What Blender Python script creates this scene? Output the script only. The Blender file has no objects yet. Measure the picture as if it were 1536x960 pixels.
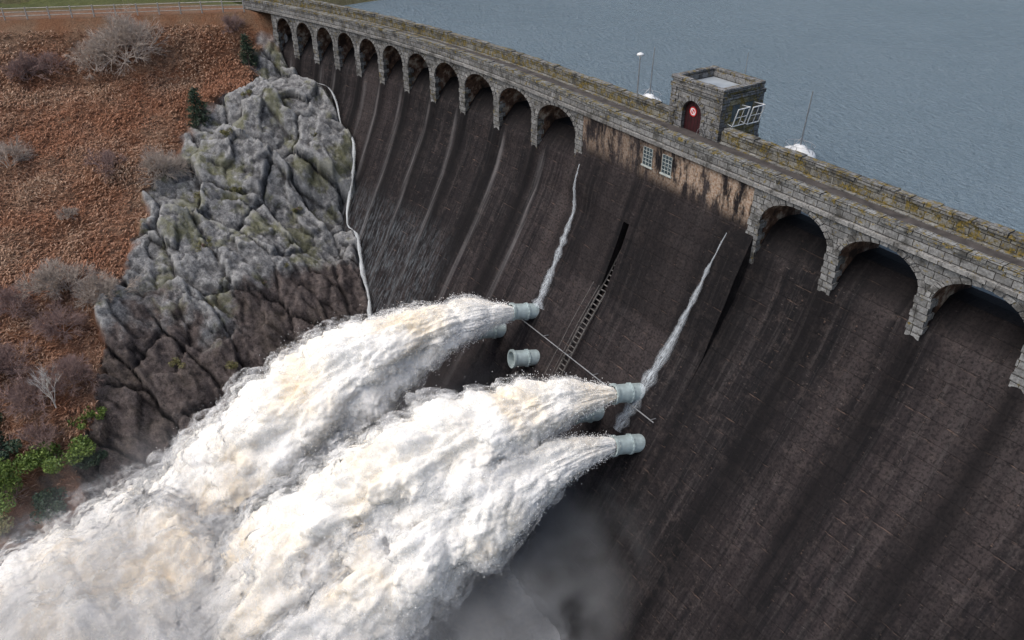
import bpy, math, random, time
import numpy as np
from mathutils import Vector
rng=np.random.default_rng(7); random.seed(7)
sc=bpy.context.scene
col=sc.collection
# ------------------------------------------------------------------ noise
def _h(ix,iy,iz,seed):
    h=(ix*374761393+iy*668265263+iz*1274126177+seed*974634777)&0xffffffff
    h=((h^(h>>13))*1274126177)&0xffffffff
    h=((h^(h>>16))*374761393)&0xffffffff
    return ((h^(h>>15))&0xffffff)/float(0xffffff)
def vn(x,y,z,seed=0):
    x=np.asarray(x,float);y=np.asarray(y,float)+0*x;z=np.asarray(z,float)+0*x
    ix=np.floor(x).astype(np.int64);iy=np.floor(y).astype(np.int64);iz=np.floor(z).astype(np.int64)
    fx=x-ix;fy=y-iy;fz=z-iz
    fx=fx*fx*fx*(fx*(fx*6-15)+10);fy=fy*fy*fy*(fy*(fy*6-15)+10);fz=fz*fz*fz*(fz*(fz*6-15)+10)
    r=0
    for a in (0,1):
        wa=fx if a else 1-fx
        for b in (0,1):
            wb=fy if b else 1-fy
            for c in (0,1):
                wc=fz if c else 1-fz
                r=r+wa*wb*wc*_h(ix+a,iy+b,iz+c,seed)
    return r
def fbm(x,y,z,oct=4,seed=0,gain=.5,ridge=False):
    s=0;a=1;n=0
    for o in range(oct):
        v=vn(x,y,z,seed+o)
        if ridge: v=np.sqrt(np.abs(2*v-1)+.01)
        s=s+a*v;n+=a;a*=gain
        x,y,z=x*1.6+y*1.2+5.3,y*1.6-x*1.2+1.7,z*2.02+9.1
    return s/n
def facet(x,y,cell,seed,tilt=1.):
    gx=x/cell;gy=y/cell;ix=np.floor(gx).astype(np.int64);iy=np.floor(gy).astype(np.int64)
    b1=np.full(x.shape,1e9);b2=np.full(x.shape,1e9);hh=np.zeros(x.shape)
    for a in (-1,0,1):
        for b in (-1,0,1):
            jx=ix+a;jy=iy+b;z0=jx*0
            px=jx+_h(jx,jy,z0,seed);py=jy+_h(jx,jy,z0,seed+1)
            d=np.hypot(gx-px,gy-py)
            t=(_h(jx,jy,z0,seed+2)-.5)*2+(_h(jx,jy,z0,seed+3)-.5)*2*tilt*(gx-px)+(_h(jx,jy,z0,seed+4)-.5)*2*tilt*(gy-py)
            near=d<b1
            b2=np.where(near,b1,np.minimum(b2,d));hh=np.where(near,t,hh);b1=np.where(near,d,b1)
    return hh,b2-b1
def sm(a,b,x):
    t=np.clip((x-a)/(b-a),0,1);return t*t*(3-2*t)
# ------------------------------------------------------------------ mesh helpers
def empty(name,loc=(0,0,0)):
    o=bpy.data.objects.new(name,None);col.objects.link(o);o.location=loc;return o
def mesh_np(name,co,faces,mat=None,uv=None,attrs=None,smooth=False,parent=None):
    co=np.asarray(co,np.float32);faces=np.asarray(faces,np.int32);M_,k=faces.shape
    me=bpy.data.meshes.new(name);me.vertices.add(len(co));me.vertices.foreach_set('co',co.ravel())
    me.loops.add(M_*k);me.loops.foreach_set('vertex_index',faces.ravel())
    me.polygons.add(M_);me.polygons.foreach_set('loop_start',np.arange(0,M_*k,k,dtype=np.int32))
    try: me.polygons.foreach_set('loop_total',np.full(M_,k,np.int32))
    except Exception: pass
    me.update(calc_edges=True)
    if uv is not None:
        l=me.uv_layers.new(name='UVMap');l.data.foreach_set('uv',np.asarray(uv,np.float32)[faces.ravel()].ravel())
    if attrs:
        for n,a in attrs.items():
            at=me.attributes.new(n,'FLOAT','POINT');at.data.foreach_set('value',np.asarray(a,np.float32).ravel())
    me.polygons.foreach_set('use_smooth',np.full(M_,bool(smooth)))
    if mat: me.materials.append(mat)
    o=bpy.data.objects.new(name,me);col.objects.link(o)
    if parent: o.parent=parent
    return o
def gridf(n,m,wrap=False):
    i=np.arange(n-1)[:,None]*m;j=np.arange(m if wrap else m-1)[None,:];j2=(j+1)%m
    return np.stack([i+j,i+j2,i+m+j2,i+m+j],-1).reshape(-1,4)
def crv(s):
    s=np.asarray(s,float);q=np.minimum(s+5,0);return -.0043*q*q,-.0086*q
def T(s,y,z):
    c,cp=crv(s);n=np.sqrt(1+cp*cp)
    return s-np.asarray(y)*cp/n, c+np.asarray(y)/n, z+0*c
class BB:
    def __init__(s,flat=False): s.v=[];s.f=[];s.uv=[];s.flat=flat
    def quad(s,p,uv):
        i=len(s.v)
        for q in p:
            s.v.append(tuple(float(a) for a in (T(*q) if not s.flat else q)))
        s.f.append((i,i+1,i+2,i+3));s.uv+=list(uv)
    def box(s,x0,x1,y0,y1,z0,z1,j=0.,seg=2.5,bottom=True):
        if j:
            x0+=random.uniform(-j,j)*.5;x1+=random.uniform(-j,j)*.5;y0+=random.uniform(-j,j);y1+=random.uniform(-j,j)*.3;z1+=random.uniform(-j,j)
        n=max(1,int(math.ceil((x1-x0)/seg)));o=random.random()*3
        for k in range(n):
            a=x0+(x1-x0)*k/n;b=x0+(x1-x0)*(k+1)/n
            s.quad([(a,y0,z0),(b,y0,z0),(b,y0,z1),(a,y0,z1)],[(a+o,z0),(b+o,z0),(b+o,z1),(a+o,z1)])
            s.quad([(b,y1,z0),(a,y1,z0),(a,y1,z1),(b,y1,z1)],[(b+o,z0),(a+o,z0),(a+o,z1),(b+o,z1)])
            s.quad([(a,y0,z1),(b,y0,z1),(b,y1,z1),(a,y1,z1)],[(a+o,y0),(b+o,y0),(b+o,y1),(a+o,y1)])
            if bottom: s.quad([(a,y1,z0),(b,y1,z0),(b,y0,z0),(a,y0,z0)],[(a+o,y1),(b+o,y1),(b+o,y0),(a+o,y0)])
        s.quad([(x0,y1,z0),(x0,y0,z0),(x0,y0,z1),(x0,y1,z1)],[(y1,z0),(y0,z0),(y0,z1),(y1,z1)])
        s.quad([(x1,y0,z0),(x1,y1,z0),(x1,y1,z1),(x1,y0,z1)],[(y0,z0),(y1,z0),(y1,z1),(y0,z1)])
    def done(s,name,mat,parent=None):
        me=bpy.data.meshes.new(name);me.from_pydata(s.v,[],s.f);l=me.uv_layers.new(name='UVMap')
        l.data.foreach_set('uv',np.asarray(s.uv,np.float32).ravel());me.materials.append(mat)
        o=bpy.data.objects.new(name,me);col.objects.link(o)
        if parent:o.parent=parent
        return o
def tube(pts,rad,n=8,cap=True):
    V=[];Fc=[];pts=[Vector(p) for p in pts]
    for i,p in enumerate(pts):
        t=(pts[min(i+1,len(pts)-1)]-pts[max(i-1,0)]).normalized()
        a=t.cross(Vector((0,0,1)));a=a.normalized() if a.length>1e-3 else Vector((1,0,0));b=t.cross(a)
        r=rad[i] if hasattr(rad,'__len__') else rad
        for k in range(n):
            an=2*math.pi*k/n;V.append(tuple(p+a*math.cos(an)*r+b*math.sin(an)*r))
    for i in range(len(pts)-1):
        for k in range(n): Fc.append((i*n+k,i*n+(k+1)%n,(i+1)*n+(k+1)%n,(i+1)*n+k))
    if cap:
        Fc.append(tuple(range(n-1,-1,-1)));Fc.append(tuple((len(pts)-1)*n+k for k in range(n)))
    return V,Fc
class PB:
    def __init__(s): s.v=[];s.f=[]
    def add(s,V,Fc):
        o=len(s.v);s.v+=V;s.f+=[tuple(i+o for i in f) for f in Fc]
    def tube(s,*a,**k): s.add(*tube(*a,**k))
    def done(s,name,mat,parent=None,smooth=False):
        me=bpy.data.meshes.new(name);me.from_pydata(s.v,[],s.f);me.materials.append(mat)
        if smooth: me.polygons.foreach_set('use_smooth',[True]*len(me.polygons))
        o=bpy.data.objects.new(name,me);col.objects.link(o)
        if parent:o.parent=parent
        return o
# ------------------------------------------------------------------ material helpers
class M:
    def __init__(s,name,rough=.8,spec=None):
        s.m=bpy.data.materials.new(name);s.m.use_nodes=True;s.t=s.m.node_tree;s.n=s.t.nodes
        s.b=s.n['Principled BSDF'];s.b.inputs['Roughness'].default_value=rough;s.out=s.n['Material Output']
        if spec is not None: s.b.inputs['Specular IOR Level'].default_value=spec
    def nd(s,t,**k):
        x=s.n.new(t)
        return x
    def L(s,a,b): s.t.links.new(a,b)
    def sock(s,inp,v):
        if isinstance(v,bpy.types.NodeSocket): s.L(v,inp)
        elif v is not None:
            inp.default_value=v if not (isinstance(v,tuple) and len(v)==3 and inp.type=='RGBA') else (*v,1)
    def coord(s,kind='Object',scale=(1,1,1),loc=(0,0,0),rot=(0,0,0)):
        c=s.nd('ShaderNodeTexCoord')
        if scale==(1,1,1) and loc==(0,0,0) and rot==(0,0,0): return c.outputs[kind]
        mp=s.nd('ShaderNodeMapping');s.L(c.outputs[kind],mp.inputs[0])
        mp.inputs['Scale'].default_value=scale;mp.inputs['Location'].default_value=loc;mp.inputs['Rotation'].default_value=rot
        return mp.outputs[0]
    def noise(s,v,scale,detail=4,rough=.55,dist=0):
        x=s.nd('ShaderNodeTexNoise');s.L(v,x.inputs['Vector']);x.inputs['Scale'].default_value=scale
        x.inputs['Detail'].default_value=detail;x.inputs['Roughness'].default_value=rough;x.inputs['Distortion'].default_value=dist
        return x.outputs[0]
    def ramp(s,v,stops):
        x=s.nd('ShaderNodeValToRGB');s.L(v,x.inputs[0]);r=x.color_ramp
        while len(r.elements)<len(stops): r.elements.new(.5)
        for e,(p,c) in zip(r.elements,stops):
            e.position=p;e.color=(c,c,c,1) if not hasattr(c,'__len__') else (*c,1)
        return x.outputs[0]
    def mix(s,f,a,b,mode='MIX'):
        x=s.nd('ShaderNodeMix');x.data_type='RGBA';x.blend_type=mode
        s.sock(x.inputs[0],f);s.sock(x.inputs[6],a);s.sock(x.inputs[7],b);return x.outputs[2]
    def math(s,op,a,b=0.):
        x=s.nd('ShaderNodeMath');x.operation=op;s.sock(x.inputs[0],a);s.sock(x.inputs[1],b);return x.outputs[0]
    def attr(s,n):
        x=s.nd('ShaderNodeAttribute');x.attribute_name=n;return x.outputs['Fac']
    def bump(s,h,dist=.05,strength=1,prev=None):
        x=s.nd('ShaderNodeBump');s.L(h,x.inputs['Height']);x.inputs['Distance'].default_value=dist;x.inputs['Strength'].default_value=strength
        if prev is not None: s.L(prev,x.inputs['Normal'])
        s.L(x.outputs[0],s.b.inputs['Normal']);return x.outputs[0]
    def base(s,c): s.sock(s.b.inputs['Base Color'],c)
    def brick(s,v,w,h,mortar,c1,c2,cm,bias=0):
        x=s.nd('ShaderNodeTexBrick');s.L(v,x.inputs['Vector']);x.inputs['Scale'].default_value=1
        x.inputs['Brick Width'].default_value=w;x.inputs['Row Height'].default_value=h;x.inputs['Mortar Size'].default_value=mortar
        x.inputs['Mortar Smooth'].default_value=.3;x.inputs['Bias'].default_value=bias
        x.inputs['Color1'].default_value=(*c1,1);x.inputs['Color2'].default_value=(*c2,1);x.inputs['Mortar'].default_value=(*cm,1)
        return x.outputs['Color'],x.outputs['Fac']
    def alpha(s,a):
        tr=s.nd('ShaderNodeBsdfTransparent');mx=s.nd('ShaderNodeMixShader');s.L(a,mx.inputs[0]);s.L(tr.outputs[0],mx.inputs[1]);s.L(s.b.outputs[0],mx.inputs[2]);s.L(mx.outputs[0],s.out.inputs[0])
def simple(name,c,rough=.6,metal=0,var=.25,scale=6):
    m=M(name,rough);v=m.coord();n=m.noise(v,scale,3)
    m.base(m.ramp(n,[(.3,tuple(a*(1-var) for a in c)),(.7,tuple(min(1,a*(1+var)) for a in c))]));m.b.inputs['Metallic'].default_value=metal
    return m.m
def masonry(name,moss=.5,tint=(1,1,1),w=.75,h=.36):
    m=M(name,.9,.2);uv=m.coord('UV');ob=m.coord()
    c,f=m.brick(uv,w,h,.022,tuple(.165*t for t in tint),tuple(.295*t for t in tint),(.028,.025,.023))
    n1=m.noise(ob,1.1,5,.65);n2=m.noise(ob,9,4,.6)
    c=m.mix(m.ramp(n2,[(.35,0),(.7,.7)]),c,(.055,.052,.048))
    c=m.mix(m.ramp(n1,[(.5,0),(.62,.7)]),c,(.032,.03,.026))
    g=m.nd('ShaderNodeNewGeometry');sx=m.nd('ShaderNodeSeparateXYZ');m.L(g.outputs['Normal'],sx.inputs[0])
    mo=m.math('ADD',m.noise(ob,2.7,5,.7),m.math('MULTIPLY',sx.outputs[2],.02))
    c=m.mix(m.ramp(mo,[(.6-.08*moss,0),(.68-.08*moss,.85)]),c,m.mix(m.ramp(n2,[(.4,0),(.6,1)]),(.055,.048,.018),(.24,.17,.032)))
    wl=m.noise(ob,5.2,4,.7);c=m.mix(m.ramp(wl,[(.6,0),(.66,.6)]),c,(.36,.36,.34))
    m.base(c);m.bump(m.mix(.55,m.ramp(f,[(0,1),(1,0)]),n2),.05,.8);return m.m
stone=masonry('granite_masonry',.3,(1.02,1.02,1.0))
stone_moss=masonry('mossy_granite',1.0,(1.02,1.02,.97))
stone_light=masonry('granite_quoins',-.3,(1.2,1.18,1.14),3,3)
def conc_face():
    m=M('weathered_dam_concrete',.85,.18);uv=m.coord('UV');ob=m.coord()
    us=m.coord('UV',(1.5,.04,1));ud=m.coord('UV',(.9,7,1));us3=m.coord('UV',(4,.12,1))
    n1=m.attr('tone');n2=m.noise(us,1,4,.65);n3=m.attr('band');nf=m.noise(ob,7,3,.65);nm=m.noise(ob,1.3,5,.7);n5=m.noise(us3,1,4,.7)
    c=m.ramp(n1,[(.3,(.0135,.0112,.012)),(.72,(.034,.0265,.027))])
    c=m.mix(m.ramp(n2,[(.4,.88),(.58,0)]),c,(.0055,.0052,.0065))
    c=m.mix(m.ramp(n3,[(.47,0),(.66,.6)]),c,(.055,.044,.043))
    c=m.mix(m.ramp(n5,[(.5,0),(.66,.5)]),c,(.068,.059,.057))
    c=m.mix(m.ramp(nm,[(.52,0),(.68,.6)]),c,(.066,.052,.048))
    c=m.mix(m.ramp(nf,[(.34,.75),(.55,0)]),c,(.0045,.0043,.0047))
    bc,bf=m.brick(uv,3.3,.92,.018,(1,1,1),(.76,.74,.74),(.42,.4,.4))
    c=m.mix(.8,c,bc,'MULTIPLY')
    bc2,bf2=m.brick(m.coord('UV',(1,1,1),(0,.05,0)),3.3,.92,.05,(0,0,0),(0,0,0),(1,1,1))
    dash=m.math('MULTIPLY',bf2,m.ramp(m.noise(ud,1.,3,.7),[(.57,0),(.66,1)]))
    c=m.mix(m.math('MULTIPLY',dash,.55),c,(.17,.115,.09))
    sp=m.noise(m.coord('UV',(1.4,3.5,1)),1.7,5,.8)
    c=m.mix(m.ramp(sp,[(.61,0),(.69,.6)]),c,(.165,.138,.124))
    st=m.attr('streak_and_shade');c=m.mix(m.math('MULTIPLY',st,m.ramp(n2,[(.2,1),(.8,.65)])),c,(.0035,.003,.0035))
    pl=m.attr('pale');c=m.mix(m.math('MULTIPLY',pl,m.ramp(n5,[(.35,0),(.6,.8)])),c,(.18,.17,.17))
    stn=m.attr('stain');nn=m.noise(m.coord('UV',(1.3,.35,1)),1.2,4,.7)
    pale=m.mix(m.ramp(nf,[(.35,0),(.65,1)]),(.25,.145,.085),(.43,.36,.29))
    c=m.mix(m.math('MULTIPLY',stn,m.ramp(nn,[(.44,0),(.56,.9)])),c,pale)
    wt=m.attr('wet');c=m.mix(m.math('MULTIPLY',wt,m.ramp(m.noise(m.coord('UV',(3.,.5,1)),1.4,5,.8),[(.48,0),(.72,.5)])),c,(.28,.32,.35))
    m.base(c);m.bump(m.mix(.5,m.ramp(bf,[(0,1),(1,0)]),nf),.05,.8)
    return m.m
face_mat=conc_face()
def soffit():
    m=M('stained_soffit_concrete',.9,.15);ob=m.coord();n=m.noise(ob,1.2,5,.65);n2=m.noise(ob,6,4)
    c=m.ramp(n,[(.38,(.035,.023,.018)),(.52,(.14,.08,.055)),(.66,(.42,.36,.29))]);c=m.mix(.5,c,m.ramp(n2,[(.3,(.4,.4,.4)),(.7,(1,1,1))]),'MULTIPLY')
    m.base(c);return m.m
soff=soffit()
road_mat=simple('worn_asphalt',(.05,.043,.04),.85,0,.45,1.8)
tower_y=masonry('ochre_lichen_granite',1.6,(1.35,1.2,.8),.6,.33)
pipe_mat=simple('painted_steel_pipe',(.36,.43,.43),.45,.0,.25,2.5)
rust_mat=simple('dark_galvanised_ladder',(.10,.092,.085),.7,.2,.4,5)
white_mat=simple('white_paint',(.72,.73,.72),.5,0,.1,4)
dark_mat=simple('dark_interior',(.02,.018,.017),.8,0,.3,3)
door_mat=simple('oxblood_door',(.04,.008,.01),.5,0,.3,4)
red_mat=simple('sign_red',(.6,.03,.03),.4,0,.05,3)
glass_mat=simple('window_glass',(.05,.07,.08),.12,0,.3,2)
steel=simple('galvanised_steel',(.4,.41,.42),.4,.6,.2,5)
wood=simple('weathered_fence_timber',(.36,.34,.31),.85,0,.3,5)
# ------------------------------------------------------------------ DAM
dam=empty('dam')
SPZ=[-34,-30,-22,-16,-12,-8.75,-6.5,-5,-3.6,-2.6,-2.0,5];SPY=[-17.7,-15,-10,-6.3,-3.9,-2.0,-.8,-.25,.15,.9,1.6,1.6]
BLZ=[-34,-30,-22,-16,-12,-9.8,-9.3,-6.5,-5,-3.6,-2.5,5];BLY=[-17.7,-15,-10,-6.3,-3.9,-2.7,-2.55,-1.5,-1.0,-.45,0,0]
SLZ=[-34,-30,-22,-16,-12,-9.6,-9.2,-5.3];SLY=[-17.7,-15,-10,-6.3,-3.85,-2.2,-1.9,.4]
def blk(s,z):
    a=np.interp(z,BLZ,BLY);b=np.minimum(np.interp(z,SPZ,SPY),0.)
    w=sm(-1.,7.5,s);w=np.where(z>-4.,1.,w+(1-w)*sm(-6.5,-4,z)) if np.ndim(z) else (1. if z>-4 else w+(1-w)*sm(-6.5,-4,z))
    return a*w+b*(1-w)
def prof_slot(z):
    return np.where(z>-5.27,blk(6.7,z),np.interp(z,SLZ,SLY))
def fy(s,z):
    if 0<=s<=15.9: return float(blk(s,z))
    return float(np.interp(z,SPZ,SPY))
piersL=[0.15,-5.1,-10.1,-14.8,-19.0,-22.9,-26.6,-30.1,-33.4,-36.6,-39.7,-42.7]
piersR=[15.75,20.8,25.8,30.75,35.7,40.6,45.5,50.4,55.3]
cols=[]
for s in np.arange(-48,0-.01,.2): cols.append((s,'s'))
cols+=[(-.004,'s'),(0,'b')]
for s in np.arange(.4,6.3,.4): cols.append((s,'b'))
cols+=[(6.42,'b'),(6.424,'t'),(6.98,'t'),(6.984,'b')]
for s in np.arange(7.4,15.85,.4): cols.append((s,'b'))
cols+=[(15.9,'b'),(15.904,'s')]
for s in np.arange(16.1,60,.2): cols.append((s,'s'))
zl=np.concatenate([np.arange(.1,-2.7,-.2),np.arange(-2.8,-12,-.2),np.arange(-12,-34,-.4)])
S=np.array([c[0] for c in cols]);n=len(S);m_=len(zl)+3
Y=np.zeros((n,m_));Z=np.zeros((n,m_));
for i,(s,k) in enumerate(cols):
    z=zl.copy()
    if k=='s': z=np.minimum(z,-2.0);y=np.interp(z,SPZ,SPY)
    elif k=='b': y=blk(s,z)
    else: y=prof_slot(z)
    top=z[0]
    Z[i]=np.concatenate([[-14,top-.0,top],z]);Y[i]=np.concatenate([[3.6,3.55,2.6],y])
    Z[i,1]=top-.15
vv=np.cumsum(np.concatenate([np.zeros((n,1)),np.hypot(np.diff(Y,axis=1),np.diff(Z,axis=1))],1),axis=1)
SS=np.repeat(S[:,None],m_,1)
YW=Y+(fbm(SS*.5,Z*.5,0,3,3)-.5)*.05*(Z<-3)
fr=np.zeros((n,m_));pal=np.zeros((n,m_))
for p in piersL[1:]+piersR[1:]:
    rib=np.exp(-((SS-p)/.42)**4)*sm(-2.8,-3.6,Z)*(1-sm(-4.5,-9.5,Z))
    YW=YW-.16*rib
    w_=.5+.07*np.maximum(0,-3.6-Z)**.85
    drift=(fbm(Z*.12+p,Z*0+p,0,2,5)-.5)*1.2*sm(-4,-12,Z)
    g=np.exp(-((SS-p-drift)/w_)**2)*sm(-2.6,-3.8,Z)*(1-.7*sm(-11,-24,Z))
    fr=np.maximum(fr,g)
    o=random.choice((-1,1))*random.uniform(.55,1.1)
    if p<0: pal=np.maximum(pal,.75*np.exp(-((SS-p-drift-o-.04*(-4-Z))/.2)**2)*sm(-3.4,-5,Z)*(1-.6*sm(-12,-24,Z)))
X3,Y3,Z3=T(SS.ravel(),YW.ravel(),Z.ravel())
fr=np.maximum(fr,.85*np.exp(-((SS-16.6)/.8)**2)*sm(-2,-5,Z)*(1-.7*sm(-8,-20,Z)))  # darker band on the face just right of the block, fading downward
fr=np.maximum(fr,.55*(SS>0)*(SS<15.9)*sm(-2.0,-3.,Z)*sm(-10.2,-9.3,Z))
fr=np.maximum(fr,.85*((SS<0)|(SS>15.9))*sm(-3.6,-2.6,Z))  # shade of the arch openings painted dark onto spillway crest and lip
stn=sm(-2.6,-1.4,Z)*sm(.1,-.2,Z)*(SS>0)*(SS<15.9)*(.55+.45*sm(6,11,SS))
wet=sm(-9,-13,SS)*sm(-11,-15,Z)*.9
UV=np.stack([SS.ravel(),-vv.ravel()],1)
tone=fbm(SS*.11,Z*.11,0,4,301)*1.1-.05;band=fbm(SS*.42,Z*.03,0,3,311)
mesh_np('spillway_face',np.stack([X3,Y3,Z3],1),gridf(n,m_)[:, ::-1],face_mat,UV,dict(streak_and_shade=fr,stain=stn,wet=np.clip(wet,0,1),tone=tone,band=band,pale=pal),False,dam)
span=BB();sof=BB();ring=BB();quo=BB();pier=BB()
def arch(sL,sR,Lh=.35,Rh=.35):
    a0=sL+Lh;a1=sR-Rh;cx=(a0+a1)/2;a=(a1-a0)/2;rise=1.5;zs=-1.65;N=20
    pts=[(cx-a*math.cos(math.pi*k/N),zs+rise*math.sin(math.pi*k/N)) for k in range(N+1)]
    for k in range(N):
        (x0,z0),(x1,z1)=pts[k],pts[k+1]
        for y in (0.,3.5):
            q=[(x0,y,z0),(x1,y,z1),(x1,y,.1),(x0,y,.1)]
            span.quad(q if y==0 else q[::-1],[(p[0],p[2]) for p in (q if y==0 else q[::-1])])
        sof.quad([(x0,0,z0),(x0,3.5,z0),(x1,3.5,z1),(x1,0,z1)],[(k*.3,0),(k*.3,3.5),(k*.3+.3,3.5),(k*.3+.3,0)])
    NV=15;t=.34
    for k in range(NV):
        e=.018
        th0=math.pi*k/NV+e;th1=math.pi*(k+1)/NV-e
        yy=-.05-random.uniform(0,.03);P_=[]
        for th,r in ((th0,0),(th1,0),(th1,t),(th0,t)):
            P_.append((cx-(a+r)*math.cos(th),zs+(rise+r*.75)*math.sin(th)))
        f=[(p[0],yy,p[1]) for p in P_];b=[(p[0],.06,p[1]) for p in P_]
        o=random.random()*9;u4=[(o,o),(o+.3,o),(o+.3,o+.3),(o,o+.3)]
        ring.quad(f,u4)
        for i in range(4):
            j=(i+1)%4;ring.quad([f[j],f[i],b[i],b[j]],u4)
    return
allp=piersL[::-1]
for i in range(len(allp)-1): arch(allp[i],allp[i+1])
for i in range(len(piersR)-1): arch(piersR[i],piersR[i+1])
for p in piersL+piersR:
    endp=abs(p-.15)<.01 or abs(p-15.75)<.01
    pier.box(p-.33,p+.33,.04,3.45,-2.9,.1)
    pier.box(p-.33,p+.33,.04,1.6,-3.9,-2.9)
    yf=-.02 if endp else 0.
    span.box(p-.35,p+.35,yf,.03,-1.66,.1,bottom=False)
    zz=-4.6 if endp else -3.9
    z=zz;k=0
    while z<-1.7:
        w_=.42 if k%2 else .36
        quo.box(p-w_,p+w_,-.06,.5 if k%2 else .3,z+.012,min(z+.34,-1.66),j=.012);z+=.35;k+=1
span.done('arch_spandrels',stone,dam);sof.done('arch_soffits',soff,dam);ring.done('arch_voussoirs',stone_light,dam)
quo.done('pier_quoins',stone,dam);pier.done('piers',soff,dam)
cor=BB();par=BB();cop=BB();rd=BB();par2=BB()
s=-47.
while s<59.8:
    cor.box(s,s+1.18,-.2,.12,.1,.3,j=.01);s+=1.2
par.box(-47,60,-.06,.36,.3,.93,seg=1.5);
par2.box(-47,5.3,3.14,3.55,.1,.95,seg=1.5);par2.box(9.8,60,3.14,3.55,.1,.95,seg=1.5)
s=-47.
while s<59.5:
    L=random.uniform(.55,.95);cop.box(s,s+L-.03,-.13,.44,.93,1.1,j=.03);s+=L
s=-47.
while s<59.5:
    L=random.uniform(.55,.95)
    if not(4.8<s<9.7): cop.box(s,s+L-.03,3.07,3.64,.95,1.14,j=.04)
    s+=L
rd.box(-47,60,.36,3.14,.1,.26,seg=1.5)
gut=BB();gut.box(-47,60,.37,.62,.262,.31,seg=1.5);gut.box(-47,5.2,2.9,3.13,.262,.31,seg=1.5);gut.box(9.9,60,2.9,3.13,.262,.31,seg=1.5)
cor.done('cornice',stone_light,dam);par.done('parapet_walls',stone,dam);par2.done('upstream_parapet',masonry('ochre_moss_granite',1.5,(1.05,1.02,.88)),dam);cop.done('parapet_coping',stone_moss,dam);rd.done('road_deck',road_mat,dam);gut.done('mossy_verges',stone_moss,dam)
win=BB();wf=BB()
for x in (7.0,8.7):
    win.box(x-.4,x+.4,-.012,.3,-1.45,-.3)
    for k in range(4): xx=x-.4+.267*k;wf.box(xx-.014,xx+.014,-.05,-.015,-1.45,-.3)
    for k in range(6): zz=-1.45+.23*k;wf.box(x-.4,x+.4,-.045,-.02,zz-.011,zz+.011)
    wf.box(x-.5,x+.5,-.09,.0,-1.55,-1.47)
win.done('block_window_glass',glass_mat,dam);wf.done('block_window_bars',simple('faded_frame_paint',(.38,.41,.39),.6),dam)
st=PB()
def ys(z): return float(prof_slot(np.array([z]))[0])
for x in (6.42,6.98):
    pts=[(x,ys(z)-.28,z+.1) for z in (-5.6,-7,-9.2,-9.6,-12,-14,-16,-17.5)];st.tube(pts,.06,6)
    pts=[(x,ys(z)-.28-.75,z+.65) for z in (-9.6,-12,-14,-16,-17.5)];st.tube(pts,.028,6)
for z in np.arange(-5.6,-17.5,-.3):
    y=ys(z)-.26;st.add(*tube([(6.4,y,z+.1),(7.0,y,z+.1)],.05,4))
for z in np.arange(-9.8,-17.5,-1.1):
    y=ys(z)-.26
    for x in (6.42,6.98): st.tube([(x,y,z+.1),(x,y-.75,z+.6)],.025,5)
st.done('access_ladder_stair',rust_mat,dam)
cb=PB();pts=[(x,fy(x,-14)-.35,-13.75) for x in np.linspace(.9,15.3,12)];cb.tube(pts,.035,6)
for x in np.linspace(1.2,15,6): cb.tube([(x,fy(x,-14)+.2,-13.85),(x,fy(x,-14)-.36,-13.75)],.03,5)
cb.done('handrail_cable',steel,dam)
# ------------------------------------------------------------------ gate tower
tw=empty('stone_gate_tower')
A=BB(True);x0,x1,y0,y1=5.45,9.65,3.0,6.5;th=.38
A.box(x0,6.55,y0,y0+th,.1,3.15);A.box(8.15,x1,y0,y0+th,.1,3.15)
A.box(x0,x0+th,y0+th,y1-th,.1,3.15);A.box(x0,x1,y1-th,y1,.1,3.15)
A.box(x0-.1,x1+.1,y0-.1,y1+.1,-9,.1)
N=14;cx=7.35;a=.8
for k in range(N):
    xa=cx-a*math.cos(math.pi*k/N);xb=cx-a*math.cos(math.pi*(k+1)/N);za=1.35+a*math.sin(math.pi*k/N);zb=1.35+a*math.sin(math.pi*(k+1)/N)
    A.quad([(xa,y0,za),(xb,y0,zb),(xb,y0,3.15),(xa,y0,3.15)],[(xa,za),(xb,zb),(xb,3.15),(xa,3.15)])
    A.quad([(xa,y0,za),(xa,y0+th,za),(xb,y0+th,zb),(xb,y0,zb)],[(0,0),(.4,0),(.4,.2),(0,.2)])
A.done('walls',stone,tw)
B=BB(True);B.box(x1-th,x1,y0+th,y1-th,.1,3.15);B.done('end_wall',tower_y,tw)
B=BB(True)
for (xa,xb,ya,yb) in ((x0-.1,x1+.1,y0-.1,y0+.3),(x0-.1,x1+.1,y1-.3,y1+.1),(x0-.1,x0+.3,y0+.3,y1-.3),(x1-.3,x1+.1,y0+.3,y1-.3)):
    B.box(xa,xb,ya,yb,2.72,2.95)
    if xb-xa>1:
        s=xa
        while s<xb-.2: L=min(random.uniform(.45,.7),xb-s);B.box(s,s+L-.025,ya,yb,3.15,3.38,j=.03);s+=L
    else:
        s=ya
        while s<yb-.2: L=min(random.uniform(.45,.7),yb-s);B.box(xa,xb,s,s+L-.025,3.15,3.38,j=.03);s+=L
z=.12;k=0
while z<2.6:
    w_=.6 if k%2 else .38;v_=.38 if k%2 else .6
    for (cxx,sx) in ((x0,1),(x1,-1)):
        xa,xb=sorted((cxx-sx*.05,cxx+sx*w_));B.box(xa,xb,y0-.05,y0+v_,z+.012,z+.36,j=.01)
        B.box(xa,xb,y1-v_,y1+.05,z+.012,z+.36,j=.01)
    for sx in (-1,1):
        if z<1.3:
            xa,xb=sorted((cx+sx*.8,cx+sx*(.8+.3+.15*(k%2))));B.box(xa,xb,y0-.045,y0+.2,z+.012,z+.36,j=.008)
    z+=.37;k+=1
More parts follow.
